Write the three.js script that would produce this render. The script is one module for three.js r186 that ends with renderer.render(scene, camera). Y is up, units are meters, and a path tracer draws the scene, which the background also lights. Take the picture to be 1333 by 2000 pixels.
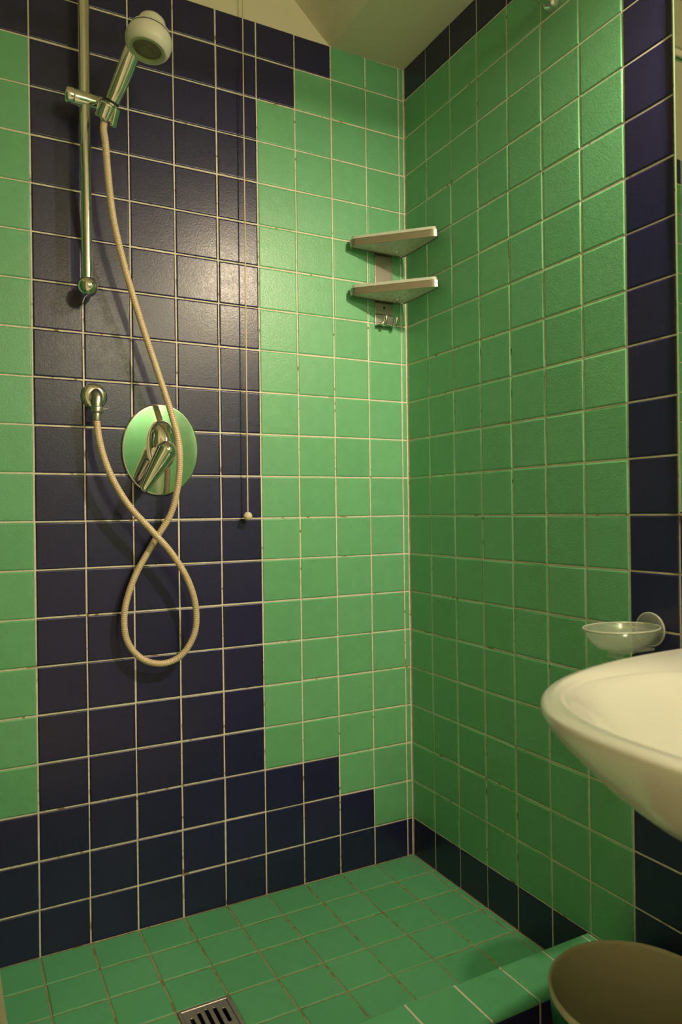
import * as THREE from 'three';
import { mergeGeometries } from 'three/addons/utils/BufferGeometryUtils.js';
import { RoundedBoxGeometry } from 'three/addons/geometries/RoundedBoxGeometry.js';

// ---------------------------------------------------------------- camera, light, exposure
const scene = new THREE.Scene();
scene.background = new THREE.Color(0x000000);
const renderer = new THREE.WebGLRenderer({ antialias: true });
renderer.toneMapping = THREE.LinearToneMapping;
renderer.toneMappingExposure = 0.85;
renderer.shadowMap.enabled = true;

const camera = new THREE.PerspectiveCamera(70.28, 1333 / 2000, 0.02, 20);
camera.position.set(-1.0605, 0.9084, 1.6149);
camera.quaternion.setFromRotationMatrix(new THREE.Matrix4().makeBasis(
  new THREE.Vector3(0.88332, -0.01326, 0.46858),
  new THREE.Vector3(0.01143, 0.99991, 0.00674),
  new THREE.Vector3(-0.46863, -0.00059, 0.88339)));
camera.focus = 1.75;
camera.userData.fStop = 5.0;
scene.add(camera);

const LAMP = {
  radius: 0.028, color: new THREE.Color().setRGB(1, 0.81, 0.55),
  heads: [   // two spot heads on one bar: one turned to the shower, one to the room
    { at: [-0.072, 1.858, 1.18], aim: [-0.22, 0.68, 0], angle: 57, power: 6.0 },
    { at: [-0.080, 1.858, 1.42], aim: [-1.30, -0.1, 2.25], angle: 41, power: 11.0 },
  ],
};
const REAR_LAMP = { at: [-0.27, 1.86, 2.62], radius: 0.07, power: 3.1, color: new THREE.Color().setRGB(1, 0.81, 0.55) };

// ---------------------------------------------------------------- helpers
let seed = 20231;
const rnd = () => { seed = (seed * 1664525 + 1013904223) >>> 0; return seed / 4294967296; };
const spread = (a) => (rnd() * 2 - 1) * a;
const V = (x, y, z) => new THREE.Vector3(x, y, z);
const used = {};
function numbered(n) { used[n] = (used[n] ?? -1) + 1; return used[n] ? `${n}_${String(used[n]).padStart(3, '0')}` : n; }
function thing(name, label, category, at = [0, 0, 0], extra = {}) {
  const g = new THREE.Group(); g.name = numbered(name); g.position.set(...at);
  g.userData = { label, category, ...extra }; scene.add(g); return g;
}
function structure(name, label) {
  const g = new THREE.Group(); g.name = name; g.userData = { label, category: name.split('_')[0], kind: 'structure' }; scene.add(g); return g;
}
function part(name, geo, mat, parent, label) {
  const m = new THREE.Mesh(geo, mat); m.name = name; m.castShadow = m.receiveShadow = true;
  if (label) m.userData.label = label;
  parent.add(m); return m;
}
const box = (x0, x1, y0, y1, z0, z1) => new THREE.BoxGeometry(x1 - x0, y1 - y0, z1 - z0).translate((x0 + x1) / 2, (y0 + y1) / 2, (z0 + z1) / 2);
const rbox = (x0, x1, y0, y1, z0, z1, r = 0.002, s = 3) => new RoundedBoxGeometry(x1 - x0, y1 - y0, z1 - z0, s, r).translate((x0 + x1) / 2, (y0 + y1) / 2, (z0 + z1) / 2);
function merge(list) { return mergeGeometries(list.map((g) => (g.index ? g.toNonIndexed() : g)), false); }
function lathe(profile, segs = 48) { return new THREE.LatheGeometry(profile.map(([r, y]) => new THREE.Vector2(r, y)), segs); }
function along(geo, from, dir) {            // turn a geometry built along +y to a direction and move it
  geo.applyQuaternion(new THREE.Quaternion().setFromUnitVectors(V(0, 1, 0), dir.clone().normalize()));
  return geo.translate(from.x, from.y, from.z);
}
function cyl(a, b, r0, r1 = r0, segs = 32) {
  const d = b.clone().sub(a), L = d.length();
  return along(new THREE.CylinderGeometry(r1, r0, L, segs).translate(0, L / 2, 0), a, d);
}
// a tapered tube along a smooth curve; radius(t, angle)
function sweep(points, radius, n, m, closedEnds = true) {
  const curve = new THREE.CatmullRomCurve3(points, false, 'centripetal');
  const fr = curve.computeFrenetFrames(n, false), pos = [], uv = [], idx = [];
  const L = curve.getLength();
  for (let i = 0; i <= n; i++) {
    const t = i / n, p = curve.getPointAt(t);
    for (let j = 0; j <= m; j++) {
      const a = j / m * Math.PI * 2, r = radius(t, a, L);
      const q = p.clone().addScaledVector(fr.normals[i], Math.cos(a) * r).addScaledVector(fr.binormals[i], Math.sin(a) * r);
      pos.push(q.x, q.y, q.z); uv.push(j / m, t * L * 10);
    }
  }
  for (let i = 0; i < n; i++) for (let j = 0; j < m; j++) {
    const a = i * (m + 1) + j, b = a + m + 1; idx.push(a, a + 1, b, b, a + 1, b + 1);
  }
  if (closedEnds) for (const [row, flip] of [[0, 0], [n, 1]]) {
    const c = pos.length / 3, p = curve.getPointAt(row / n); pos.push(p.x, p.y, p.z); uv.push(0, 0);
    for (let j = 0; j < m; j++) { const a = row * (m + 1) + j; flip ? idx.push(c, a, a + 1) : idx.push(c, a + 1, a); }
  }
  const g = new THREE.BufferGeometry();
  g.setAttribute('position', new THREE.Float32BufferAttribute(pos, 3)); g.setAttribute('uv', new THREE.Float32BufferAttribute(uv, 2));
  g.setIndex(idx); g.computeVertexNormals(); return g;
}

// ---------------------------------------------------------------- textures (grain, stains, wear)
function lattice(n) { const a = new Float32Array(n * n); for (let i = 0; i < a.length; i++) a[i] = rnd(); return a; }
function noiseField(size, octaves) {         // tileable value noise; octaves: [cells, weight]
  const out = new Float32Array(size * size); let tw = 0;
  for (const [cx, cy, w] of octaves) {
    const g = new Float32Array(cx * cy); for (let i = 0; i < g.length; i++) g[i] = rnd(); tw += w;
    for (let y = 0; y < size; y++) {
      const fy = y / size * cy, y0 = Math.floor(fy), ty = fy - y0, sy = ty * ty * (3 - 2 * ty);
      for (let x = 0; x < size; x++) {
        const fx = x / size * cx, x0 = Math.floor(fx), tx = fx - x0, sx = tx * tx * (3 - 2 * tx);
        const a = g[(y0 % cy) * cx + x0 % cx], b = g[(y0 % cy) * cx + (x0 + 1) % cx], c = g[((y0 + 1) % cy) * cx + x0 % cx], d = g[((y0 + 1) % cy) * cx + (x0 + 1) % cx];
        out[y * size + x] += w * ((a + (b - a) * sx) * (1 - sy) + (c + (d - c) * sx) * sy);
      }
    }
  }
  for (let i = 0; i < out.length; i++) out[i] /= tw;
  return out;
}
function texture(size, fn, srgb) {
  const d = new Uint8Array(size * size * 4);
  for (let i = 0; i < size * size; i++) { const c = fn(i); for (let k = 0; k < 3; k++) d[i * 4 + k] = Math.max(0, Math.min(255, Math.round(c[k] * 255))); d[i * 4 + 3] = 255; }
  const t = new THREE.DataTexture(d, size, size); t.magFilter = THREE.LinearFilter; t.minFilter = THREE.LinearMipmapLinearFilter; t.generateMipmaps = true;
  t.wrapS = t.wrapT = THREE.RepeatWrapping; if (srgb) t.colorSpace = THREE.SRGBColorSpace; t.needsUpdate = true; return t;
}
// glaze: uv of a tile spans half of these maps, so 512 px = about 0.2 m
const fGrain = noiseField(512, [[72, 72, 1], [128, 128, 0.9], [256, 256, 0.4]]);
const fWave = noiseField(512, [[10, 10, 1], [24, 24, 0.5]]);
const fStreak = noiseField(512, [[170, 10, 1], [80, 6, 1], [256, 40, 0.7]]);
const fSpot = noiseField(512, [[40, 40, 1], [90, 90, 1]]);
const glazeBump = texture(512, (i) => { const v = 0.30 * fWave[i] + 0.70 * fGrain[i]; return [v, v, v]; });
const glazeRough = texture(512, (i) => { const v = 0.76 + 0.28 * (fGrain[i] - 0.5) + 0.10 * (fWave[i] - 0.5); return [v, v, v]; });
const glazeTone = texture(512, (i) => { const v = 0.95 + 0.10 * (fWave[i] - 0.5) + 0.05 * (fGrain[i] - 0.5); return [v, v, v]; });
const limeTone = texture(512, (i) => {       // chalky water streaks dried on the dark glaze
  const s = Math.max(0, fStreak[i] - 0.60) * 1.0 + Math.max(0, fSpot[i] - 0.80) * 0.5, v = 0.66 + 0.08 * (fGrain[i] - 0.5) + s;
  return [v, v, v * 0.99 + 0.005];
});
const fG1 = noiseField(1024, [[400, 400, 1], [200, 200, 1], [60, 60, 1]]);
const fG2 = noiseField(1024, [[110, 110, 1], [40, 40, 0.6]]);
const fG3 = noiseField(1024, [[260, 260, 1], [30, 30, 0.55], [9, 9, 0.35]]);
function groutTexture(dirt, mould, base) {
  return texture(1024, (i) => {
    const v = 0.94 + 0.16 * (fG1[i] - 0.5), br = Math.min(1, Math.max(0, (fG2[i] - (0.66 - dirt)) * 7)), mo = Math.min(1, Math.max(0, (fG3[i] - (0.74 - mould)) * 14));
    const c = base.map((b, k) => b * v * (1 - br) + br * [0.52, 0.42, 0.26][k]);
    return c.map((b, k) => b * (1 - mo) + mo * [0.15, 0.13, 0.08][k]);
  }, true);
}
const groutWall = groutTexture(-0.10, -0.14, [0.90, 0.87, 0.80]);
const groutFloor = groutTexture(0.08, -0.07, [0.62, 0.61, 0.47]);
const plasterBump = texture(512, (i) => { const v = 0.6 * fWave[i] + 0.4 * fGrain[i]; return [v, v, v]; });

// ---------------------------------------------------------------- materials
const lin = (r, g, b) => new THREE.Color().setRGB(r, g, b);
const phys = (o) => new THREE.MeshPhysicalMaterial(o), std = (o) => new THREE.MeshStandardMaterial(o);
const GREENS = [[0.150, 0.448, 0.226], [0.160, 0.463, 0.235], [0.144, 0.433, 0.217], [0.156, 0.453, 0.238]].map((c) => std({ color: lin(...c), map: glazeTone, roughness: 0.50, roughnessMap: glazeRough, bumpMap: glazeBump, bumpScale: 0.00035 }));
const NAVYS = [[0.027, 0.025, 0.104], [0.031, 0.028, 0.106], [0.024, 0.024, 0.095]].map((c) => std({ color: lin(...c), map: limeTone, roughness: 0.42, roughnessMap: glazeRough, bumpMap: glazeBump, bumpScale: 0.00020 }));
const FLOORGREENS = [[0.114, 0.42, 0.215], [0.122, 0.435, 0.224], [0.108, 0.41, 0.206]].map((c) => std({ color: lin(...c), map: glazeTone, roughness: 0.62, roughnessMap: glazeRough, bumpMap: glazeBump, bumpScale: 0.0004 }));
const M = {
  grout: std({ map: groutWall, roughness: 0.9 }),
  groutFloor: std({ map: groutFloor, roughness: 0.9 }),
  plaster: std({ color: lin(0.72, 0.67, 0.53), roughness: 0.85, bumpMap: plasterBump, bumpScale: 0.0006 }),
  chrome: std({ color: lin(0.80, 0.79, 0.76), metalness: 1, roughness: 0.07 }),
  worn: std({ color: lin(0.74, 0.73, 0.68), metalness: 1, roughness: 0.20, roughnessMap: glazeRough }),
  satin: std({ color: lin(0.60, 0.57, 0.52), metalness: 1, roughness: 0.30 }),
  band: std({ color: lin(0.46, 0.42, 0.37), metalness: 1, roughness: 0.32 }),
  steel: std({ color: lin(0.55, 0.52, 0.47), metalness: 1, roughness: 0.42, roughnessMap: glazeRough }),
  beige: std({ color: lin(0.70, 0.62, 0.50), map: glazeTone, roughness: 0.5, roughnessMap: glazeRough }),
  dark: std({ color: lin(0.02, 0.02, 0.018), roughness: 0.7 }),
  white: std({ color: lin(0.70, 0.68, 0.60), roughness: 0.35 }),
  rubber: std({ color: lin(0.42, 0.52, 0.30), roughness: 0.5 }),
  nozzle: std({ color: lin(0.22, 0.20, 0.15), roughness: 0.6 }),
  hose: phys({ color: lin(0.64, 0.50, 0.32), roughness: 0.32, clearcoat: 0.4, clearcoatRoughness: 0.25 }),
  cord: std({ color: lin(0.66, 0.55, 0.42), roughness: 0.8 }),
  bead: std({ color: lin(0.72, 0.64, 0.48), roughness: 0.35 }),
  frosted: phys({ color: lin(0.70, 0.75, 0.66), roughness: 0.40, transmission: 0.45, thickness: 0, ior: 1.45 }),
  clear: phys({ color: lin(0.86, 0.89, 0.83), roughness: 0.14, transmission: 0.88, thickness: 0, ior: 1.5 }),
  rimPlastic: phys({ color: lin(0.66, 0.70, 0.62), roughness: 0.25, transmission: 0.45, thickness: 0, ior: 1.5 }),
  binIn: std({ color: lin(0.50, 0.44, 0.32), roughness: 0.5 }),
  binOut: std({ color: lin(0.004, 0.10, 0.045), roughness: 0.3 }),
  mirror: std({ color: lin(0.86, 0.90, 0.86), metalness: 1, roughness: 0.01 }),
  glassEdge: phys({ color: lin(0.45, 0.66, 0.40), roughness: 0.2, clearcoat: 1 }),
  curtain: phys({ color: lin(0.66, 0.62, 0.48), roughness: 0.9, transmission: 0.3, thickness: 0, side: THREE.DoubleSide }),
  door: std({ color: lin(0.66, 0.60, 0.47), roughness: 0.5 }),
};

// ---------------------------------------------------------------- tiles
const JOINT = 0.0025;
function tileGeometry(w, h, u0, v0, r = 0.0032, t = 0.006) {
  const rings = [[0, -t, 1, 0], [0, -r * 0.55, 0.97, 0.25], [r * 0.30, -r * 0.16, 0.55, 0.83], [r * 1.1, 0, 0.08, 0.997]];
  const pos = [], nor = [], uv = [], idx = [];
  const put = (x, y, z, nx, ny, nz) => { const l = Math.hypot(nx, ny, nz); pos.push(x, y, z); nor.push(nx / l, ny / l, nz / l); uv.push(u0 + x / 0.2, v0 + y / 0.2); return pos.length / 3 - 1; };
  const corners = (i) => [[-w / 2 + i, -h / 2 + i], [w / 2 - i, -h / 2 + i], [w / 2 - i, h / 2 - i], [-w / 2 + i, h / 2 - i]], N = [[0, -1], [1, 0], [0, 1], [-1, 0]];
  for (let s = 0; s < 4; s++) for (let k = 0; k < 3; k++) {
    const a = corners(rings[k][0]), b = corners(rings[k + 1][0]), q = [];
    for (const [c, ring] of [[a[s], rings[k]], [a[(s + 1) % 4], rings[k]], [b[(s + 1) % 4], rings[k + 1]], [b[s], rings[k + 1]]]) q.push(put(c[0], c[1], ring[1], N[s][0] * ring[2], N[s][1] * ring[2], ring[3]));
    idx.push(q[0], q[1], q[2], q[0], q[2], q[3]);
  }
  const c = corners(rings[3][0]), q = c.map(([x, y]) => put(x, y, 0, 0, 0, 1)); idx.push(q[0], q[1], q[2], q[0], q[2], q[3]);
  const g = new THREE.BufferGeometry();
  g.setAttribute('position', new THREE.Float32BufferAttribute(pos, 3)); g.setAttribute('normal', new THREE.Float32BufferAttribute(nor, 3)); g.setAttribute('uv', new THREE.Float32BufferAttribute(uv, 2));
  g.setIndex(idx); return g;
}
const tileCache = {};
function tileOf(w, h) {
  const key = `${w.toFixed(4)}|${h.toFixed(4)}`;
  tileCache[key] ??= Array.from({ length: w > 0.05 && h > 0.05 ? 8 : 2 }, () => tileGeometry(w, h, rnd(), rnd()));
  return tileCache[key][Math.floor(rnd() * tileCache[key].length)];
}
const pick = (list) => list[Math.floor(rnd() * list.length)];
// one tile covering a0..a1 by b0..b1 of a surface; place(mesh, a, b, out) puts it
function tile(parent, a0, a1, b0, b1, mats, place, tilt = 0.0035) {
  const m = part('tile', tileOf(a1 - a0 - JOINT, b1 - b0 - JOINT), pick(mats), parent);
  place(m, (a0 + a1) / 2 + spread(0.0004), (b0 + b1) / 2 + spread(0.0004), spread(0.00025));
  m.rotateX(spread(tilt)); m.rotateY(spread(tilt)); m.rotateZ(spread(0.002));
  return m;
}
const onBack = (m, a, b, o) => m.position.set(a, b, o);
const onRight = (m, a, b, o) => { m.position.set(-o, b, a); m.rotation.y = -Math.PI / 2; };
const onLeft = (x) => (m, a, b, o) => { m.position.set(x + o, b, a); m.rotation.y = Math.PI / 2; };
const onRear = (z) => (m, a, b, o) => { m.position.set(a, b, z - o); m.rotation.y = Math.PI; };
const onTop = (y) => (m, a, b, o) => { m.position.set(a, y + o, b); m.rotation.x = -Math.PI / 2; };
const onFront = (z) => (m, a, b, o) => m.position.set(a, b, z + o);
// tiles that lie outside the picture: one joined part in each colour
function tileField(parent, cells, mats, place) {
  if (!cells.length) return;
  const list = cells.map(([a0, a1, b0, b1]) => { const m = new THREE.Object3D(); place(m, (a0 + a1) / 2, (b0 + b1) / 2, 0); m.updateMatrix(); return tileOf(a1 - a0 - JOINT, b1 - b0 - JOINT).clone().applyMatrix4(m.matrix); });
  const f = part('tile_field', mergeGeometries(list, false), mats[0], parent); f.userData.kind = 'stuff';
}
function uvMetres(g, ax, ay, s = 1) {        // planar uv in metres for a slab
  const p = g.attributes.position, uv = new Float32Array(p.count * 2);
  for (let i = 0; i < p.count; i++) { uv[2 * i] = p.getComponent(i, ax) * s + 0.37; uv[2 * i + 1] = p.getComponent(i, ay) * s + 0.11; }
  g.setAttribute('uv', new THREE.BufferAttribute(uv, 2)); return g;
}

const P = 0.0997, PW = 0.1018, STRIP = 0.0167;    // tile pitch, pitch along the right wall, cut strip in the corner
const TOP = 2.078, XL = -1.62, ZR = 2.75, FLOOR = 0.004, BATH = -0.10, KERB = 0.0985, HIGH = 2.62;
const GD = 0.0013;                                 // joints lie this far behind the tile faces
const rowY = (r) => r * P;
const colX = (c) => -(STRIP + 0.1 * c);            // c-th vertical joint on the back wall, from the corner
const colZ = (d) => (d === 0 ? 0.002 : 0.0997 + PW * (d - 1));

// ---- back wall
const wallBack = structure('wall_back', 'green and navy tiled shower wall with plaster above the tiles');
part('grout', uvMetres(box(XL - 0.12, 0.12, BATH - 0.1, TOP, -0.13, -GD), 0, 1), M.grout, wallBack, 'cream grout between the tiles');
part('plaster', uvMetres(box(XL - 0.12, 0.12, TOP, HIGH + 0.15, -0.13, -0.004), 0, 1, 2), M.plaster, wallBack, 'cream plaster above the tiles');
function backIsNavy(c, r) {
  if (c < 0) return r === 0;
  if (r === 20) return c >= 2 && c <= 10; if (r === 19) return c >= 3 && c <= 9;
  if (r === 2) return c >= 2 && c <= 10; if (r === 1) return c >= 1 && c <= 11; if (r === 0) return true;
  return c >= 4 && c <= 8;
}
{
  const far = { g: [], n: [] };
  for (let r = 0; r <= 20; r++) {
    const y0 = Math.max(rowY(r), FLOOR - 0.002), y1 = r === 20 ? TOP : rowY(r + 1);
    tile(wallBack, -STRIP, -0.001, y0, y1, backIsNavy(-1, r) ? NAVYS : GREENS, onBack, 0.002);
    for (let c = 0; c <= 15; c++) {
      const x1 = colX(c), x0 = colX(c + 1), n = backIsNavy(c, r);
      if (c <= 10) tile(wallBack, x0, x1, y0, y1, n ? NAVYS : GREENS, onBack); else far[n ? 'n' : 'g'].push([x0, x1, y0, y1]);
    }
  }
  tileField(wallBack, far.g, GREENS, onBack); tileField(wallBack, far.n, NAVYS, onBack);
}
// ---- right wall
const wallRight = structure('wall_right', 'green tiled side wall with a navy column beside the mirror');
part('grout', uvMetres(box(GD, 0.13, BATH - 0.1, TOP, -0.13, ZR + 0.12), 2, 1), M.grout, wallRight, 'cream grout between the tiles');
part('plaster', box(0.004, 0.13, TOP, HIGH + 0.15, -0.13, ZR + 0.12), M.plaster, wallRight, 'cream plaster above the tiles');
{
  const far = { g: [], n: [] };
  for (let r = -1; r <= 20; r++) for (let d = 0; d <= 25; d++) {
    const z0 = colZ(d), z1 = Math.min(colZ(d + 1), ZR); if (z1 - z0 < 0.02) continue;
    if (r === -1 && d < 6) continue;
    const y0 = r === -1 ? BATH : Math.max(rowY(r), d < 6 ? FLOOR - 0.002 : rowY(r)), y1 = r === 20 ? TOP : rowY(r + 1);
    const n = r === 20 || d === 7 || d === 8 || (r <= 0 && d < 6) || r === -1;
    if (d <= 8) tile(wallRight, z0, z1, y0, y1, n ? NAVYS : GREENS, onRight, 0.005); else far[n ? 'n' : 'g'].push([z0, z1, y0, y1]);
  }
  tileField(wallRight, far.g, GREENS, onRight); tileField(wallRight, far.n, NAVYS, onRight);
}
// ---- left and rear walls (seen only in the mirror and the chrome)
const wallLeft = structure('wall_left', 'cream painted wall opposite the washbasin, tiled inside the shower');
part('grout', box(XL - 0.12, XL - GD, BATH - 0.1, TOP, -0.13, ZR + 0.12), M.grout, wallLeft);
part('plaster', box(XL - 0.12, XL - 0.003, TOP, HIGH + 0.15, -0.13, ZR + 0.12), M.plaster, wallLeft);
part('paint', box(XL - 0.11, XL, BATH - 0.1, TOP, 0.706, ZR + 0.12), M.plaster, wallLeft);
const wallRear = structure('wall_rear', 'cream painted wall with the doorway, tiled beside the washbasin');
const DOOR = [-1.30, -0.50, BATH, 1.90];
part('grout', merge([box(XL - 0.12, DOOR[0], BATH - 0.1, TOP, ZR + GD, ZR + 0.12), box(DOOR[1], 0.12, BATH - 0.1, TOP, ZR + GD, ZR + 0.12), box(DOOR[0], DOOR[1], DOOR[3], TOP, ZR + GD, ZR + 0.12)]), M.grout, wallRear);
part('plaster', box(XL - 0.12, 0.12, TOP, HIGH + 0.15, ZR + 0.003, ZR + 0.12), M.plaster, wallRear);
part('paint', merge([box(XL, DOOR[0], BATH, TOP, ZR, ZR + 0.1), box(DOOR[0], DOOR[1], DOOR[3], TOP, ZR, ZR + 0.1)]), M.plaster, wallRear);
{
  const L = { g: [], n: [] }, R = { g: [], n: [] };
  for (let r = -1; r <= 20; r++) {
    const y0 = rowY(r), y1 = r === 20 ? TOP : rowY(r + 1), k = r === 20 || r <= 0 ? 'n' : 'g';
    for (let d = 0; d < 7; d++) L[k].push([d * 0.1 + 0.005, d * 0.1 + 0.105, y0, y1]);
    for (let c = 0; c < 16; c++) { const a0 = XL + 0.01 + c * 0.1; if (a0 < DOOR[1]) continue; R[k].push([a0, a0 + 0.1, y0, y1]); }
  }
  for (const k of ['g', 'n']) { tileField(wallLeft, L[k], k === 'g' ? GREENS : NAVYS, onLeft(XL)); tileField(wallRear, R[k], k === 'g' ? GREENS : NAVYS, onRear(ZR)); }
}
{
  const d = structure('door_1', 'cream panelled door in the rear wall');
  part('leaf', rbox(DOOR[0] + 0.05, DOOR[1] - 0.05, BATH + 0.005, DOOR[3] - 0.05, ZR + 0.02, ZR + 0.06, 0.003), M.door, d);
  part('frame', merge([box(DOOR[0], DOOR[0] + 0.05, BATH, DOOR[3], ZR - 0.015, ZR + 0.12), box(DOOR[1] - 0.05, DOOR[1], BATH, DOOR[3], ZR - 0.015, ZR + 0.12), box(DOOR[0] + 0.05, DOOR[1] - 0.05, DOOR[3] - 0.05, DOOR[3], ZR - 0.015, ZR + 0.12)]), M.door, d);
  for (const [y0, y1] of [[0.08, 0.80], [0.95, 1.72]]) part('panel', rbox(DOOR[0] + 0.16, DOOR[1] - 0.16, y0, y1, ZR + 0.008, ZR + 0.024, 0.006), M.door, d);
  const h = part('handle', merge([cyl(V(-0.60, 0.90, ZR + 0.022), V(-0.60, 0.90, ZR - 0.03), 0.008), cyl(V(-0.60, 0.90, ZR - 0.03), V(-0.71, 0.90, ZR - 0.03), 0.008)]), M.chrome, d);
  h.userData.label = 'chrome lever handle';
}
// ---- floors and kerb
const floorShower = structure('floor_shower', 'green tiled shower floor sloping to a drain');
const zLine = (k) => (k === 0 ? 0.001 : 0.1 * k + 0.001);
{
  const xa = colX(7) + 0.003, xb = colX(6) - 0.003, za = zLine(3) + 0.003, zb = zLine(4) - 0.003, y0 = BATH - 0.1, y1 = FLOOR - GD;   // the slab is open at the drain
  part('grout', uvMetres(merge([box(XL - 0.1, xa, y0, y1, -0.12, 0.61), box(xb, 0.12, y0, y1, -0.12, 0.61), box(xa, xb, y0, y1, -0.12, za), box(xa, xb, y0, y1, zb, 0.61)]), 0, 2), M.groutFloor, floorShower, 'dirty grout between the floor tiles');
}
for (let k = 0; k < 6; k++) {
  const z0 = zLine(k), z1 = k === 5 ? 0.598 : zLine(k + 1);
  tile(floorShower, -STRIP, -0.001, z0, z1, FLOORGREENS, onTop(FLOOR), 0.002);
  for (let c = 0; c <= 15; c++) { if (k === 3 && c === 6) continue; tile(floorShower, colX(c + 1), colX(c), z0, z1, FLOORGREENS, onTop(FLOOR), 0.003); }
}
const kerb = structure('shower_kerb', 'raised shower kerb with green top tiles and navy front');
kerb.userData.category = 'kerb';
part('grout', uvMetres(box(XL - 0.1, -0.0005, BATH - 0.1, KERB - GD, 0.6 + GD, 0.704 - GD), 0, 2), M.grout, kerb, 'cream grout between the kerb tiles');
for (let c = -1; c <= 15; c++) {
  const x1 = c < 0 ? -0.001 : colX(c), x0 = c < 0 ? -STRIP : colX(c + 1);
  tile(kerb, x0, x1, 0.600, 0.7045, FLOORGREENS, onTop(KERB), 0.002);
  tile(kerb, x0, x1, BATH + 0.098, KERB - 0.004, NAVYS, onFront(0.704), 0.002);
  tile(kerb, x0, x1, BATH, BATH + 0.098, NAVYS, onFront(0.704), 0.002);
  tile(kerb, x0, x1, FLOOR, KERB - 0.004, FLOORGREENS, onRear(0.600), 0.002);
}
const floorBath = structure('floor_bathroom', 'beige tiled bathroom floor in front of the kerb');
part('grout', uvMetres(box(XL - 0.1, 0.12, BATH - 0.1, BATH - GD, 0.61, ZR + 0.12), 0, 2), M.groutFloor, floorBath);
{
  const cells = []; for (let k = 0; k < 21; k++) for (let c = 0; c <= 15; c++) { const z0 = 0.706 + k * 0.1; if (z0 + 0.1 < ZR) cells.push([colX(c + 1), colX(c), z0, z0 + 0.1]); }
  tileField(floorBath, cells, [M.beige], onTop(BATH));
}
// ---- ceiling: low and flat by the right wall, then rising to the left
{
  const ceiling = structure('ceiling', 'cream plaster ceiling, low by the corner and sloping up');
  const prof = [[0.12, TOP - 0.001], [-0.213, TOP - 0.001], [-0.235, 2.094], [-0.265, 2.121], [-0.312, 2.164], [-0.42, 2.262], [-0.58, 2.40], [-0.78, 2.53], [-1.0, HIGH], [XL - 0.12, HIGH], [XL - 0.12, HIGH + 0.14], [0.12, HIGH + 0.14]];
  const s = new THREE.Shape(prof.map(([x, y]) => new THREE.Vector2(x, y)));
  part('slab', new THREE.ExtrudeGeometry(s, { depth: ZR + 0.25, bevelEnabled: false }).translate(0, 0, -0.13), M.plaster, ceiling);
}

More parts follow.
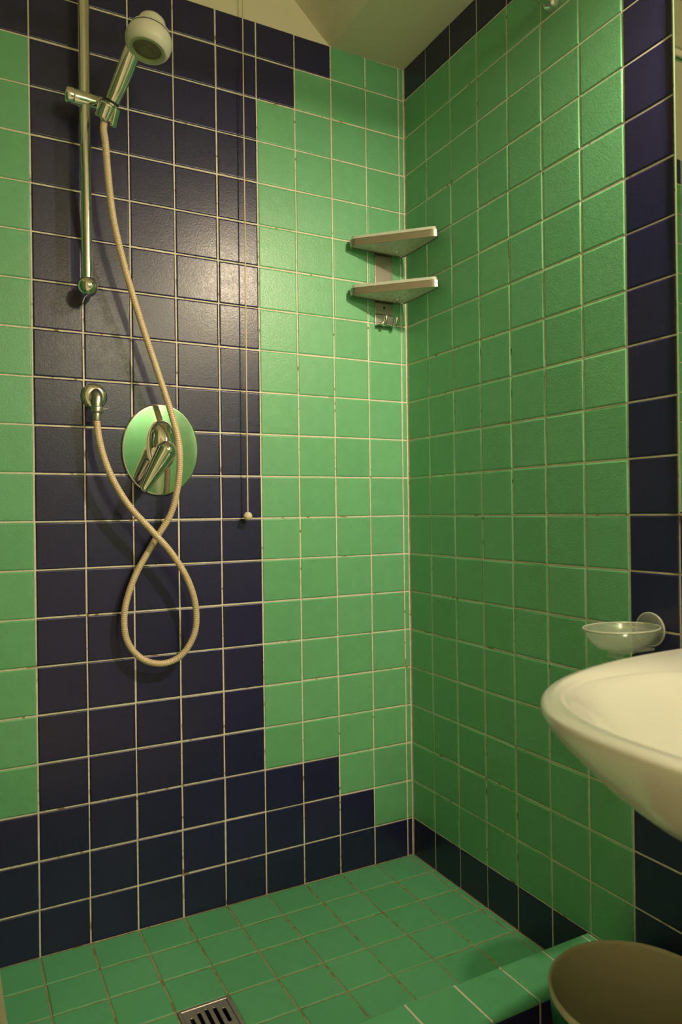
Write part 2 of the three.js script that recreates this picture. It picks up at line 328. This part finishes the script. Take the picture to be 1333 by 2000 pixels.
// ---------------------------------------------------------------- wash basin
{
  const sink = thing('washbasin', 'white ceramic washbasin hung on the wall below the mirror', 'washbasin', [0, 0.685, 1.163]);
  // rings: [scale in x, scale in z, y, shift towards the wall]
  const A = 0.515, B = 0.322, E = 2.6, n = 120;
  const curve = (t, a, b) => { const c = Math.cos(t), s = Math.sin(t); return [-a * Math.sign(c) * Math.abs(c) ** (2 / E), b * Math.sign(s) * Math.abs(s) ** (2 / E)]; };
  function rings(list) {
    const pos = [], idx = [];
    for (const [sx, sz, y, x0] of list) for (let i = 0; i <= n; i++) {
      const [px, pz] = curve(-Math.PI / 2 + Math.PI * i / n, A * sx, B * sz); pos.push(Math.min(-0.001, px + (x0 || 0)), y, pz);
    }
    for (let k = 0; k < list.length - 1; k++) for (let i = 0; i < n; i++) { const a = k * (n + 1) + i, b = a + n + 1; idx.push(a, b, a + 1, a + 1, b, b + 1); }
    const g = new THREE.BufferGeometry(); g.setAttribute('position', new THREE.Float32BufferAttribute(pos, 3)); g.setIndex(idx); g.computeVertexNormals(); return g;
  }
  const outer = rings([[0.30, 0.34, -0.205], [0.42, 0.46, -0.20], [0.54, 0.58, -0.184], [0.66, 0.70, -0.158], [0.76, 0.795, -0.128], [0.845, 0.87, -0.095], [0.91, 0.93, -0.064], [0.96, 0.968, -0.038], [0.985, 0.988, -0.022], [0.997, 0.997, -0.013], [1.0, 1.0, -0.007], [0.997, 0.996, -0.0025], [0.988, 0.986, 0.0005], [0.972, 0.966, 0.0015]]);
  // rim top and bowl: one skin from the outer half-oval into the bowl's oval and down to the drain
  const pos = [], idx = [], N2 = 360, bx = -0.262, bax = 0.205, baz = 0.262, steps = 8;
  const down = [[0.0015, -0.0002], [0.004, -0.0012], [0.008, -0.004], [0.017, -0.011], [0.028, -0.026], [0.042, -0.056], [0.066, -0.092], [0.105, -0.122], [0.148, -0.136], [0.183, -0.1415]];
  const total = steps + down.length;
  for (let k = 0; k <= total; k++) for (let i = 0; i <= N2; i++) {
    const t = 2 * Math.PI * i / N2, c = Math.cos(t), s = Math.sin(t);
    const oval = (a, b) => { const q = ((Math.abs(c) / a) ** 2.35 + (Math.abs(s) / b) ** 2.35) ** (-1 / 2.35); return [c * q, s * q]; };
    const [ix, iz] = oval(bax, baz);
    if (k > steps) { const [dd, dy] = down[k - steps - 1], [x, z] = oval(bax - dd, Math.max(0.02, baz - dd * 1.32)); pos.push(bx + x, -0.0085 + dy, z); continue; }
    let lo = 0, hi = 0.9; for (let q = 0; q < 40; q++) { const m = (lo + hi) / 2, X = bx + c * m, Z = s * m; X < -0.001 && (Math.abs(X) / (A * 0.972)) ** E + (Math.abs(Z) / (B * 0.966)) ** E < 1 ? lo = m : hi = m; }
    const ox = c * lo, oz = s * lo, f = k / steps;
    pos.push(bx + ox + (ix - ox) * f, 0.0015 - 0.010 * f * f, oz + (iz - oz) * f);
  }
  const w = N2 + 1;
  for (let k = 0; k < total; k++) for (let i = 0; i < N2; i++) { const a = k * w + i, b = a + w; idx.push(a, a + 1, b, b, a + 1, b + 1); }
  const basin = new THREE.BufferGeometry(); basin.setAttribute('position', new THREE.Float32BufferAttribute(pos, 3)); basin.setIndex(idx); basin.computeVertexNormals();
  const M2 = phys({ color: lin(0.66, 0.655, 0.61), roughness: 0.16, clearcoat: 0.5, clearcoatRoughness: 0.08, side: THREE.DoubleSide });
  part('body', outer, M2, sink); part('basin', basin, M2, sink);
  part('drain', lathe([[0, -0.0035], [0.012, -0.0035], [0.018, 0.001], [0.024, 0.002], [0.026, 0]]).translate(bx, -0.1515, 0), M.chrome, sink, 'chrome drain ring');
}

// ---------------------------------------------------------------- waste bin
{
  const R = 0.131, H = 0.2 - BATH;
  const bin = thing('waste_bin', 'round dark green waste bin with cream inside, under the washbasin', 'bin', [-0.18, BATH, 0.874]);
  part('shell', lathe([[0, 0.004], [R * 0.74, 0.0], [R * 0.78, 0.006], [R * 0.985, H - 0.022], [R * 0.985, H - 0.012]], 64), M.binOut, bin, 'dark green outside');
  part('liner', lathe([[R * 0.985, H - 0.0125], [R, H - 0.006], [R * 1.0, H - 0.002], [R * 0.985, H], [R * 0.965, H - 0.001], [R * 0.955, H - 0.006], [R * 0.93, H - 0.05], [R * 0.75, 0.012], [0, 0.008]], 64), M.binIn, bin, 'cream rim and inside');
}

// ---------------------------------------------------------------- mirror and its lamp
{
  const mir = thing('mirror', 'frameless wall mirror beside the navy tile column', 'mirror', [0, 0.905, 0.8165]);
  const w = 0.90, h = 0.855;
  part('glass', box(-0.0042, -0.0006, 0, h, 0.0035, w), M.mirror, mir);
  part('edge', merge([box(-0.0040, -0.0006, 0, h, 0, 0.0034), box(-0.0040, -0.0006, -0.003, 0, 0, w), box(-0.0040, -0.0006, h, h + 0.003, 0, w)]), M.glassEdge, mir, 'pale green polished glass edge');
}
{
  const lamp = thing('spot_lamp', 'metal bar with two small spot lamps on the wall above the mirror', 'lamp', [0, 1.913, 1.32]), o = lamp.position, r = LAMP.radius;
  part('base', rbox(-0.0205, -0.0005, -0.02, 0.02, -0.14, 0.14, 0.005), M.satin, lamp, 'brushed metal bar');
  for (const H of LAMP.heads) {
    const at = V(...H.at), aim = V(...H.aim), dir = aim.clone().sub(at).normalize();
    const face = at.clone().sub(o), back = face.clone().addScaledVector(dir, -0.075), root = V(-0.019, 0, Math.sign(face.z) * 0.085);
    part('arm', sweep([root, root.clone().lerp(back, 0.4).add(V(-0.006, 0.004, 0)), back.clone().addScaledVector(dir, -0.003), back.clone().addScaledVector(dir, 0.012)], () => 0.0055, 24, 16), M.satin, lamp);
    const head = part('head', along(lathe([[0, 0], [0.012, 0.001], [0.021, 0.010], [0.027, 0.028], [0.0315, 0.066], [0.0325, 0.068], [0.031, 0.068], [0.028, 0.0655], [0, 0.0655]], 48), back, dir), M.satin, lamp, 'metal lamp head');
    part('lens', along(lathe([[0, 0.0685], [0.016, 0.0680], [0.0275, 0.0660]], 40), back, dir), std({ color: lin(0.8, 0.76, 0.62), emissive: LAMP.color, emissiveIntensity: 12, roughness: 0.3 }), head, 'glowing lamp face');
    const l = new THREE.SpotLight(LAMP.color, H.power, 0, H.angle * Math.PI / 180, 1); l.position.copy(face); l.target.position.copy(aim).sub(o); l.castShadow = true; l.shadow.radius = r / 0.02; lamp.add(l); lamp.add(l.target);
  }
}
{
  const [x, y, z] = REAR_LAMP.at, r = REAR_LAMP.radius;
  const lamp = thing('wall_lamp', 'round opal lamp on the rear wall beside the door', 'lamp', [x, y, ZR]);
  part('base', along(lathe([[0, 0.03], [0.03, 0.03], [0.05, 0.02], [0.055, 0]]), V(0, 0, -0.0005), V(0, 0, -1)), M.chrome, lamp);
  part('globe', new THREE.SphereGeometry(r, 40, 28).translate(0, 0, z - ZR), std({ color: lin(0.8, 0.76, 0.62), emissive: REAR_LAMP.color, emissiveIntensity: 5, roughness: 0.4 }), lamp, 'glowing opal glass globe');
  const l = new THREE.PointLight(REAR_LAMP.color, REAR_LAMP.power); l.position.set(0, 0, z - ZR); l.castShadow = true; l.shadow.radius = r / 0.02; lamp.add(l);
}

// ---------------------------------------------------------------- shower rail with slider
const RX = -0.8165, RZ = 0.06;
{
  const rail = thing('shower_rail', 'chrome wall-mounted slide rail on the navy tiles', 'shower rail', [RX, 1.377, 0]);
  part('rail', cyl(V(0, 0, RZ), V(0, 0.80, RZ), 0.0105, 0.0105, 40), M.worn, rail);
  for (const y of [0, 0.80]) {
    const m = part('mount', merge([new THREE.SphereGeometry(0.0205, 36, 24).translate(0, y, RZ), cyl(V(0, y, 0.0), V(0, y, RZ), 0.0185, 0.0165, 36)]), M.chrome, rail, 'rounded chrome wall mount');
  }
  const sl = part('slider', merge([
    along(lathe([[0, 0], [0.013, 0.0], [0.0165, 0.003], [0.0172, 0.006], [0.0165, 0.026], [0.0150, 0.048], [0.0125, 0.050], [0, 0.050]], 36), V(-0.026, 0.382, RZ), V(1, -0.03, 0)),
  ]), M.chrome, rail, 'chrome slider with clamping knob');
  part('knob', along(lathe([[0, 0], [0.012, 0.0], [0.0165, 0.003], [0.0178, 0.007], [0.0178, 0.016], [0.0165, 0.0185], [0, 0.0185]], 10), V(-0.040, 0.3835, RZ), V(1, -0.03, 0)), M.chrome, sl);
  part('link', along(lathe([[0, 0], [0.0125, 0], [0.0135, 0.004], [0.0135, 0.012], [0.0115, 0.0145], [0, 0.0145]], 30), V(0.022, 0.3815, RZ), V(0.8, -0.25, 0.52)), M.satin, sl);
  // cradle: a split cone round the handset's foot
  const a = V(-0.7835 - RX, 1.722 - 1.377, 0.095), ax = V(0.30, 0.86, 0.42).normalize();
  part('cradle', along(lathe([[0.0125, -0.012], [0.0165, -0.012], [0.0175, -0.009], [0.0185, 0.016], [0.0178, 0.019], [0.0135, 0.019], [0.0125, -0.012]], 12), a, ax), M.chrome, sl, 'faceted chrome cradle');
  part('clip', rbox(-0.006, 0.006, -0.022, 0.014, -0.004, 0.004, 0.002).rotateX(0.35).rotateY(0.6).translate(a.x + 0.019, a.y - 0.004, a.z + 0.008), M.chrome, sl);
}

// ---------------------------------------------------------------- hand shower
{
  const F = V(-0.72, 1.813, 0.19), ax = V(0.19, 0.978, -0.055).normalize(), HS = 0.93;
  const hs = thing('hand_shower', 'hand shower with round cream head and chrome handle in the rail cradle', 'shower head', [0, 0, 0]);
  const foot = V(-0.7838, 1.709, 0.089);
  hs.position.copy(foot);
  const at = (v) => v.clone().sub(foot);
  part('handle', sweep([at(foot), at(V(-0.7775, 1.727, 0.098)), at(V(-0.760, 1.772, 0.122)), at(V(-0.746, 1.811, 0.142)), at(V(-0.735, 1.842, 0.158))], (t) => 0.0098 + 0.0062 * Math.sin(Math.min(1, t * 1.15) * Math.PI / 2) + 0.0012 * Math.sin(t * Math.PI), 60, 32), M.chrome, hs, 'chrome handle');
  part('collar', along(lathe([[0.0105, 0], [0.0142, 0.001], [0.0148, 0.003], [0.0142, 0.005], [0.0105, 0.006]], 36), at(V(-0.7725, 1.740, 0.105)), V(0.017, 0.045, 0.024)), M.dark, hs, 'black rubber ring');
  const headLathe = (p) => lathe(p.map(([r, y]) => [r * HS, y * HS]), 64);
  const head = part('head', along(headLathe([[0.0362, 0.0005], [0.0385, -0.0005], [0.0405, 0.001], [0.0445, 0.006], [0.0472, 0.013], [0.0482, 0.021], [0.0476, 0.029], [0.0455, 0.036], [0.0432, 0.0395], [0.0425, 0.0405]]), at(F), ax), M.white, hs, 'cream rounded head');
  part('seam', along(headLathe([[0.0425, 0.0405], [0.0395, 0.0408], [0.0395, 0.0425], [0.042, 0.0428]]), at(F), ax), M.dark, head);
  part('cap', along(headLathe([[0.042, 0.0428], [0.0418, 0.0445], [0.039, 0.0495], [0.0345, 0.0525], [0.0315, 0.0535], [0.0305, 0.056], [0.0295, 0.063], [0.0265, 0.0715], [0.020, 0.0775], [0.010, 0.0805], [0, 0.081]]), at(F), ax), M.white, head);
  part('face_ring', along(headLathe([[0.0292, 0.006], [0.0300, 0.001], [0.0330, -0.0008], [0.0362, 0.0005]]), at(F), ax), M.rubber, head, 'greenish ring round the spray face');
  part('spray_face', along(headLathe([[0, 0.0035], [0.0135, 0.0035], [0.0145, 0.0015], [0.0155, 0.0015], [0.0165, 0.0055], [0.0292, 0.0065]]), at(F), ax), M.nozzle, head, 'dull brown spray face');
}

// ---------------------------------------------------------------- shower hose, outlet elbow, mixer
{
  const pts = [[-0.7838, 1.711, 0.0895], [-0.7865, 1.690, 0.094], [-0.7842, 1.6647, 0.098], [-0.7782, 1.6029, 0.09], [-0.7663, 1.5149, 0.08], [-0.7409, 1.4163, 0.07], [-0.7088, 1.3151, 0.062], [-0.6767, 1.2211, 0.058], [-0.6454, 1.1244, 0.058], [-0.6312, 1.0582, 0.062], [-0.6304, 0.9918, 0.056], [-0.645, 0.9142, 0.044], [-0.6818, 0.8482, 0.032], [-0.723, 0.7723, 0.026], [-0.7446, 0.6972, 0.027], [-0.7383, 0.6368, 0.029], [-0.7068, 0.5978, 0.031], [-0.6656, 0.5848, 0.033], [-0.6273, 0.5984, 0.038], [-0.5989, 0.6429, 0.045], [-0.595, 0.6996, 0.05], [-0.6128, 0.7629, 0.055], [-0.6499, 0.8259, 0.058], [-0.6936, 0.8766, 0.06], [-0.7409, 0.9313, 0.06], [-0.7759, 0.9953, 0.057], [-0.7935, 1.0536, 0.052], [-0.7985, 1.094, 0.0465], [-0.7990, 1.112, 0.0460]].map((p) => V(...p));
  const o = pts[0].clone(), hose = thing('shower_hose', 'tan spiral-ribbed shower hose crossing itself in a loop', 'hose', o.toArray());
  part('tube', sweep(pts.map((p) => p.clone().sub(o)), (t, a, L) => 0.0070 + 0.00022 * Math.sin(2 * Math.PI * t * L / 0.0044 + a), 2600, 14), M.hose, hose);
}
{
  const el = thing('hose_outlet', 'chrome wall elbow feeding the shower hose', 'outlet', [-0.7965, 1.163, 0]);
  part('flange', along(lathe([[0, 0.009], [0.014, 0.009], [0.022, 0.007], [0.0265, 0.003], [0.0275, 0]], 48), V(0, 0, 0), V(0, 0, 1)), M.worn, el, 'round chrome flange');
  part('elbow', sweep([V(0, 0, 0.004), V(0, 0.001, 0.02), V(-0.0005, 0, 0.034), V(-0.001, -0.008, 0.043), V(-0.0015, -0.020, 0.0458), V(-0.002, -0.030, 0.046)], () => 0.0108, 40, 28), M.satin, el);
  part('nut', along(lathe([[0.0085, 0], [0.0130, 0.001], [0.0135, 0.003], [0.0135, 0.011], [0.0125, 0.013], [0.0085, 0.013]], 10), V(-0.0022, -0.042, 0.046), V(0, 1, 0)), M.satin, el);
  part('ferrule', along(lathe([[0.0075, 0], [0.0088, 0.001], [0.0092, 0.014], [0.0085, 0.016]], 28), V(-0.0024, -0.058, 0.046), V(0, 1, 0)), M.satin, el);
  part('set_screw', cyl(V(0.011, -0.033, 0.04), V(0.020, -0.031, 0.042), 0.003, 0.002, 12), M.satin, el);
}
{
  const mx = thing('shower_mixer', 'chrome single-lever shower mixer on an oval plate', 'mixer', [-0.6565, 1.053, 0]);
  part('plate', along(lathe([[0, 0.0070], [0.03, 0.0070], [0.0885, 0.0066], [0.0912, 0.0056], [0.0922, 0.0040], [0.0925, 0.0020], [0.0925, 0]], 96), V(0, 0, 0), V(0, 0, 1)).scale(0.92, 1.105, 1).rotateZ(-0.06), M.chrome, mx, 'oval chrome cover plate');
  // body: an upright tongue that stands forward at its foot
  const body = (() => {
    const pos = [], idx = [], nu = 56, nv = 18;
    for (let k = 0; k <= nv; k++) {
      const f = k / nv, q = Math.sqrt(Math.max(0, 1 - (f * 0.999) ** 3.2));
      for (let i = 0; i <= nu; i++) {
        const t = i / nu * 2 * Math.PI, c = Math.cos(t), s = Math.sin(t), e = 2.5;
        const x = 0.0300 * Math.sign(c) * Math.abs(c) ** (2 / e), y = 0.054 * Math.sign(s) * Math.abs(s) ** (2 / 2.1);
        pos.push(x * q, y * q - 0.004 * f + 0.011, 0.006 + f * (0.040 - 0.12 * y * q));
      }
    }
    for (let k = 0; k < nv; k++) for (let i = 0; i < nu; i++) { const a = k * (nu + 1) + i, b = a + nu + 1; idx.push(a, a + 1, b, b, a + 1, b + 1); }
    const g = new THREE.BufferGeometry(); g.setAttribute('position', new THREE.Float32BufferAttribute(pos, 3)); g.setIndex(idx); g.computeVertexNormals(); return g;
  })();
  part('body', body, M.chrome, mx, 'chrome mixer body');
  part('neck', cyl(V(-0.008, -0.008, 0.03), V(-0.006, -0.012, 0.062), 0.0195, 0.018, 36), M.chrome, mx);
  // lever: a thick rounded root thinning to the tip
  const a = V(-0.0055, -0.010, 0.070), b = V(-0.0535, -0.090, 0.074), L = a.distanceTo(b), prof = [[0, -0.023]];
  for (let i = 1; i <= 10; i++) { const t = -Math.PI / 2 + i / 10 * Math.PI / 2; prof.push([0.023 * Math.cos(t), 0.023 * Math.sin(t)]); }
  for (let i = 1; i <= 14; i++) { const f = i / 14; prof.push([0.023 - 0.014 * f ** 0.85 + 0.0014 * Math.sin(f * Math.PI), L * f]); }
  for (let i = 1; i <= 6; i++) { const t = i / 6 * Math.PI / 2; prof.push([0.009 * Math.cos(t), L + 0.006 * Math.sin(t)]); }
  part('lever', along(lathe(prof, 40), a, b.clone().sub(a)), M.chrome, mx, 'chrome lever pointing down');
}

// ---------------------------------------------------------------- pull cord
{
  const pc = thing('pull_cord', 'thin light cord with a round cream bead on its end', 'cord', [-0.4605, 0.9025, 0.022]);
  part('cord', cyl(V(0, 0.005, 0), V(0.004, 2.298 - 0.9025, 0), 0.0015, 0.0015, 10), M.cord, pc);
  part('bead', new THREE.SphereGeometry(0.0103, 32, 24), M.bead, pc, 'round cream bead');
}

// ---------------------------------------------------------------- corner shelf
{
  const sh = thing('corner_shelf', 'two-tier triangular corner shelf with brushed metal bands and a hook', 'shelf', [0, 0, 0]);
  sh.position.set(-0.07, 1.39, 0.0005);
  const O = sh.position;
  function triangle(inset, r) {                // rounded triangle in plan, as (x, -z) points
    const c = [V(-0.193 + inset * 2.2, 0, 0.013 + inset), V(-0.014 - inset, 0, 0.012 + inset), V(-0.015 - inset, 0, 0.188 - inset * 2.2)];
    const s = new THREE.Shape();
    for (let i = 0; i < 3; i++) {
      const p = c[i], q = c[(i + 1) % 3], o = c[(i + 2) % 3], da = o.clone().sub(p).normalize(), db = q.clone().sub(p).normalize(), half = Math.acos(da.dot(db)) / 2, t = Math.min(r / Math.tan(half), 0.036);
      const a = p.clone().addScaledVector(da, t), b = p.clone().addScaledVector(db, t);
      i ? s.lineTo(a.x, -a.z) : s.moveTo(a.x, -a.z); s.quadraticCurveTo(p.x, -p.z, b.x, -b.z);
    }
    s.closePath(); return s;
  }
  for (const y of [1.5735, 1.4515]) {
    const tray = new THREE.Group(); tray.name = 'tray'; sh.add(tray);
    const outer = triangle(0, 0.0145), hole = new THREE.Path(triangle(0.0016, 0.0138).getPoints(10)); outer.holes.push(hole);
    const ex = (s, d, bevel) => new THREE.ExtrudeGeometry(s, { depth: d, bevelEnabled: bevel, bevelSize: 0.0006, bevelThickness: 0.0006, bevelSegments: 2, curveSegments: 10 }).rotateX(-Math.PI / 2).translate(-O.x, y - O.y, -O.z);
    part('band', ex(outer, 0.0170, true), M.band, tray, 'brushed metal band');
    const insert = part('insert', ex(triangle(0.0022, 0.0135), 0.003, false).translate(0, 0.0015, 0), M.frosted, tray, 'frosted plastic tray bottom');
    const lipO = triangle(0.0022, 0.0135); lipO.holes.push(new THREE.Path(triangle(0.0042, 0.0125).getPoints(10)));
    part('lip', ex(lipO, 0.0215, false).translate(0, 0.0035, 0), M.frosted, tray, 'frosted plastic lip above the band');
    // small raised drain studs under the tray
    const studs = []; for (let i = 0; i < 5; i++) for (let j = 0; j < 5 - i; j++) studs.push(new THREE.SphereGeometry(0.0042, 10, 6).scale(1, 0.35, 1).translate(-0.034 - i * 0.024 - O.x, y + 0.0012 - O.y, 0.034 + j * 0.024 - O.z));
    part('studs', merge(studs), M.clear, tray);
    part('screw', lathe([[0, -0.003], [0.004, -0.0025], [0.006, 0], [0.006, 0.002]], 20).translate(-0.05 - O.x, y - O.y, 0.036 - O.z), M.chrome, tray);
  }
  const x0 = -0.098 - O.x, x1 = -0.044 - O.x;
  part('bracket', rbox(x0, x1, 1.4195 - O.y, 1.605 - O.y, 0, 0.003, 0.001), M.band, sh, 'flat metal back plate');
  part('hole', cyl(V(-0.071 - O.x, 1.4375 - O.y, 0.0028), V(-0.071 - O.x, 1.4375 - O.y, 0.0034), 0.0032, 0.0032, 16), M.dark, sh, 'dark screw hole');
  const hk = part('hook', merge([rbox(x0, x1, 1.3885 - O.y, 1.4185 - O.y, 0.001, 0.0032, 0.001), rbox(x0, x1, 1.3885 - O.y, 1.3910 - O.y, 0.001, 0.020, 0.001)]), M.satin, sh, 'metal double hook under the shelf');
  for (const px of [-0.083, -0.052]) part('prong', sweep([V(px - O.x, 1.3897 - O.y, 0.018), V(px - O.x, 1.3905 - O.y, 0.026), V(px - O.x, 1.397 - O.y, 0.031), V(px - O.x, 1.409 - O.y, 0.034)], (t) => 0.0058 * (1 - 0.35 * t), 16, 10), M.satin, hk);
}

// ---------------------------------------------------------------- soap dish
{
  const sd = thing('soap_dish', 'clear plastic soap dish on a suction cup above the washbasin', 'soap dish', [0, 0.70, 0.757]);
  const cup = part('suction_cup', along(lathe([[0, 0.004], [0.012, 0.0045], [0.022, 0.004], [0.0285, 0.0015], [0.0295, 0.0025], [0.0290, 0.006], [0.0265, 0.009], [0.014, 0.0105], [0, 0.011]], 48), V(-0.0005, 0, 0), V(-1, 0, 0)), M.clear, sd, 'clear suction disc');
  const dish = part('dish', lathe([[0, -0.030], [0.40, -0.030], [0.66, -0.025], [0.86, -0.014], [0.965, -0.003], [1.0, 0.0045], [1.02, 0.0055], [1.02, 0.0075], [0.985, 0.0072], [0.945, -0.001], [0.84, -0.0115], [0.65, -0.0220], [0.40, -0.0272], [0, -0.0272]], 72).scale(0.070, 1, 0.051).translate(-0.079, 0.003, 0.003), M.clear, sd, 'clear oval dish');
  part('rim', new THREE.TorusGeometry(1, 0.022, 10, 80).rotateX(Math.PI / 2).scale(0.0712, 0.075, 0.052).translate(-0.079, 0.0095, 0.003), M.rimPlastic, dish, 'thick clear rim');
  part('edge', new THREE.TorusGeometry(0.0285, 0.0014, 8, 48).rotateY(Math.PI / 2).translate(-0.0065, 0, 0), M.rimPlastic, cup);
  part('bracket', rbox(-0.085, -0.008, -0.0345, -0.0295, -0.008, 0.012, 0.002), M.clear, sd);
  part('foot', rbox(-0.100, -0.085, -0.040, -0.0285, -0.010, 0.012, 0.002), M.clear, sd);
  part('screw', cyl(V(-0.055, -0.0365, 0.003), V(-0.055, -0.0285, 0.003), 0.006, 0.006, 16), M.worn, sd, 'rusty metal screw');
}

// ---------------------------------------------------------------- floor drain
{
  const x0 = colX(7) + 0.0015, x1 = colX(6) - 0.0015, z0 = zLine(3) + 0.0015, z1 = zLine(4) - 0.0015, cx = (x0 + x1) / 2, cz = (z0 + z1) / 2, w = x1 - x0;
  const dr = thing('floor_drain', 'square metal drain grate with slots in the shower floor', 'drain', [cx, FLOOR, cz]);
  const sq = (h) => { const s = new THREE.Shape(); s.moveTo(-h, -h); s.lineTo(h, -h); s.lineTo(h, h); s.lineTo(-h, h); s.closePath(); return s; };
  const fr = sq(w / 2); fr.holes.push(sq(w / 2 - 0.006));
  const up = (s, d) => new THREE.ExtrudeGeometry(s, { depth: d, bevelEnabled: true, bevelSize: 0.0004, bevelThickness: 0.0004, bevelSegments: 1, curveSegments: 8 }).rotateX(-Math.PI / 2);
  part('frame', up(fr, 0.004).translate(0, -0.003, 0), M.steel, dr, 'worn metal frame');
  const pl = sq(w / 2 - 0.007);
  for (let i = 0; i < 5; i++) {
    const x = (i - 2) * 0.0148, L = [0.020, 0.029, 0.031, 0.029, 0.020][i], p = new THREE.Path();
    p.absarc(x, L - 0.0035, 0.0038, 0, Math.PI, false); p.absarc(x, -L + 0.0035, 0.0038, Math.PI, 2 * Math.PI, false); p.closePath(); pl.holes.push(p);
  }
  part('grate', up(pl, 0.0025).translate(0, -0.0025, 0), M.steel, dr, 'slotted metal plate');
  const q = w / 2 - 0.0022, pit = [box(-q, q, -0.075, -0.07, -q, q), box(-q, -q + 0.003, -0.07, -0.0035, -q, q), box(q - 0.003, q, -0.07, -0.0035, -q, q), box(-q, q, -0.07, -0.0035, -q, -q + 0.003), box(-q, q, -0.07, -0.0035, q - 0.003, q)];
  part('sump', merge(pit), M.dark, dr, 'dark drain pit');
}

// ---------------------------------------------------------------- curtain rod and curtain
{
  const y = 1.917, z = 0.545;
  const rod = thing('curtain_rod', 'metal shower curtain rod ending in a round wall flange', 'curtain rod', [0, y, z]);
  part('tube', cyl(V(-0.008, 0, 0), V(XL + 0.008, 0, 0), 0.0125, 0.0125, 32), M.worn, rod);
  for (const [x, s] of [[-0.0005, -1], [XL + 0.0005, 1]]) part('flange', along(lathe([[0.0125, 0.017], [0.0165, 0.016], [0.0185, 0.010], [0.0205, 0.003], [0.0205, 0]], 40), V(x, 0, 0), V(s, 0, 0)), M.worn, rod, 'round metal flange');
  const cur = thing('shower_curtain', 'cream shower curtain gathered at the side of the shower', 'curtain', [-1.2, 0.12, z]);
  const nu = 180, nv = 60, pos = [], uv = [], idx = [], H = y - 0.03 - 0.12;
  for (let k = 0; k <= nv; k++) for (let i = 0; i <= nu; i++) {
    const u = i / nu, v = k / nv, open = (1 - v) ** 9;
    pos.push(-0.28 + u * (0.447 + 0.050 * open) + 0.004 * Math.sin(u * 37 + v * 5), v * H, 0.030 * Math.sin(u * 2 * Math.PI * 7 + 0.5 * Math.sin(v * 4)) * (1 + 0.4 * open) - 0.004); uv.push(u, v);
  }
  for (let k = 0; k < nv; k++) for (let i = 0; i < nu; i++) { const a = k * (nu + 1) + i, b = a + nu + 1; idx.push(a, a + 1, b, b, a + 1, b + 1); }
  const g = new THREE.BufferGeometry(); g.setAttribute('position', new THREE.Float32BufferAttribute(pos, 3)); g.setAttribute('uv', new THREE.Float32BufferAttribute(uv, 2)); g.setIndex(idx); g.computeVertexNormals();
  part('cloth', g, M.curtain, cur);
  for (let i = 0; i < 7; i++) part('ring', new THREE.TorusGeometry(0.019, 0.002, 8, 24).rotateY(Math.PI / 2).translate(-0.25 + i * 0.066, H + 0.024, 0), M.worn, cur, 'metal curtain ring');
}

renderer.render(scene, camera);
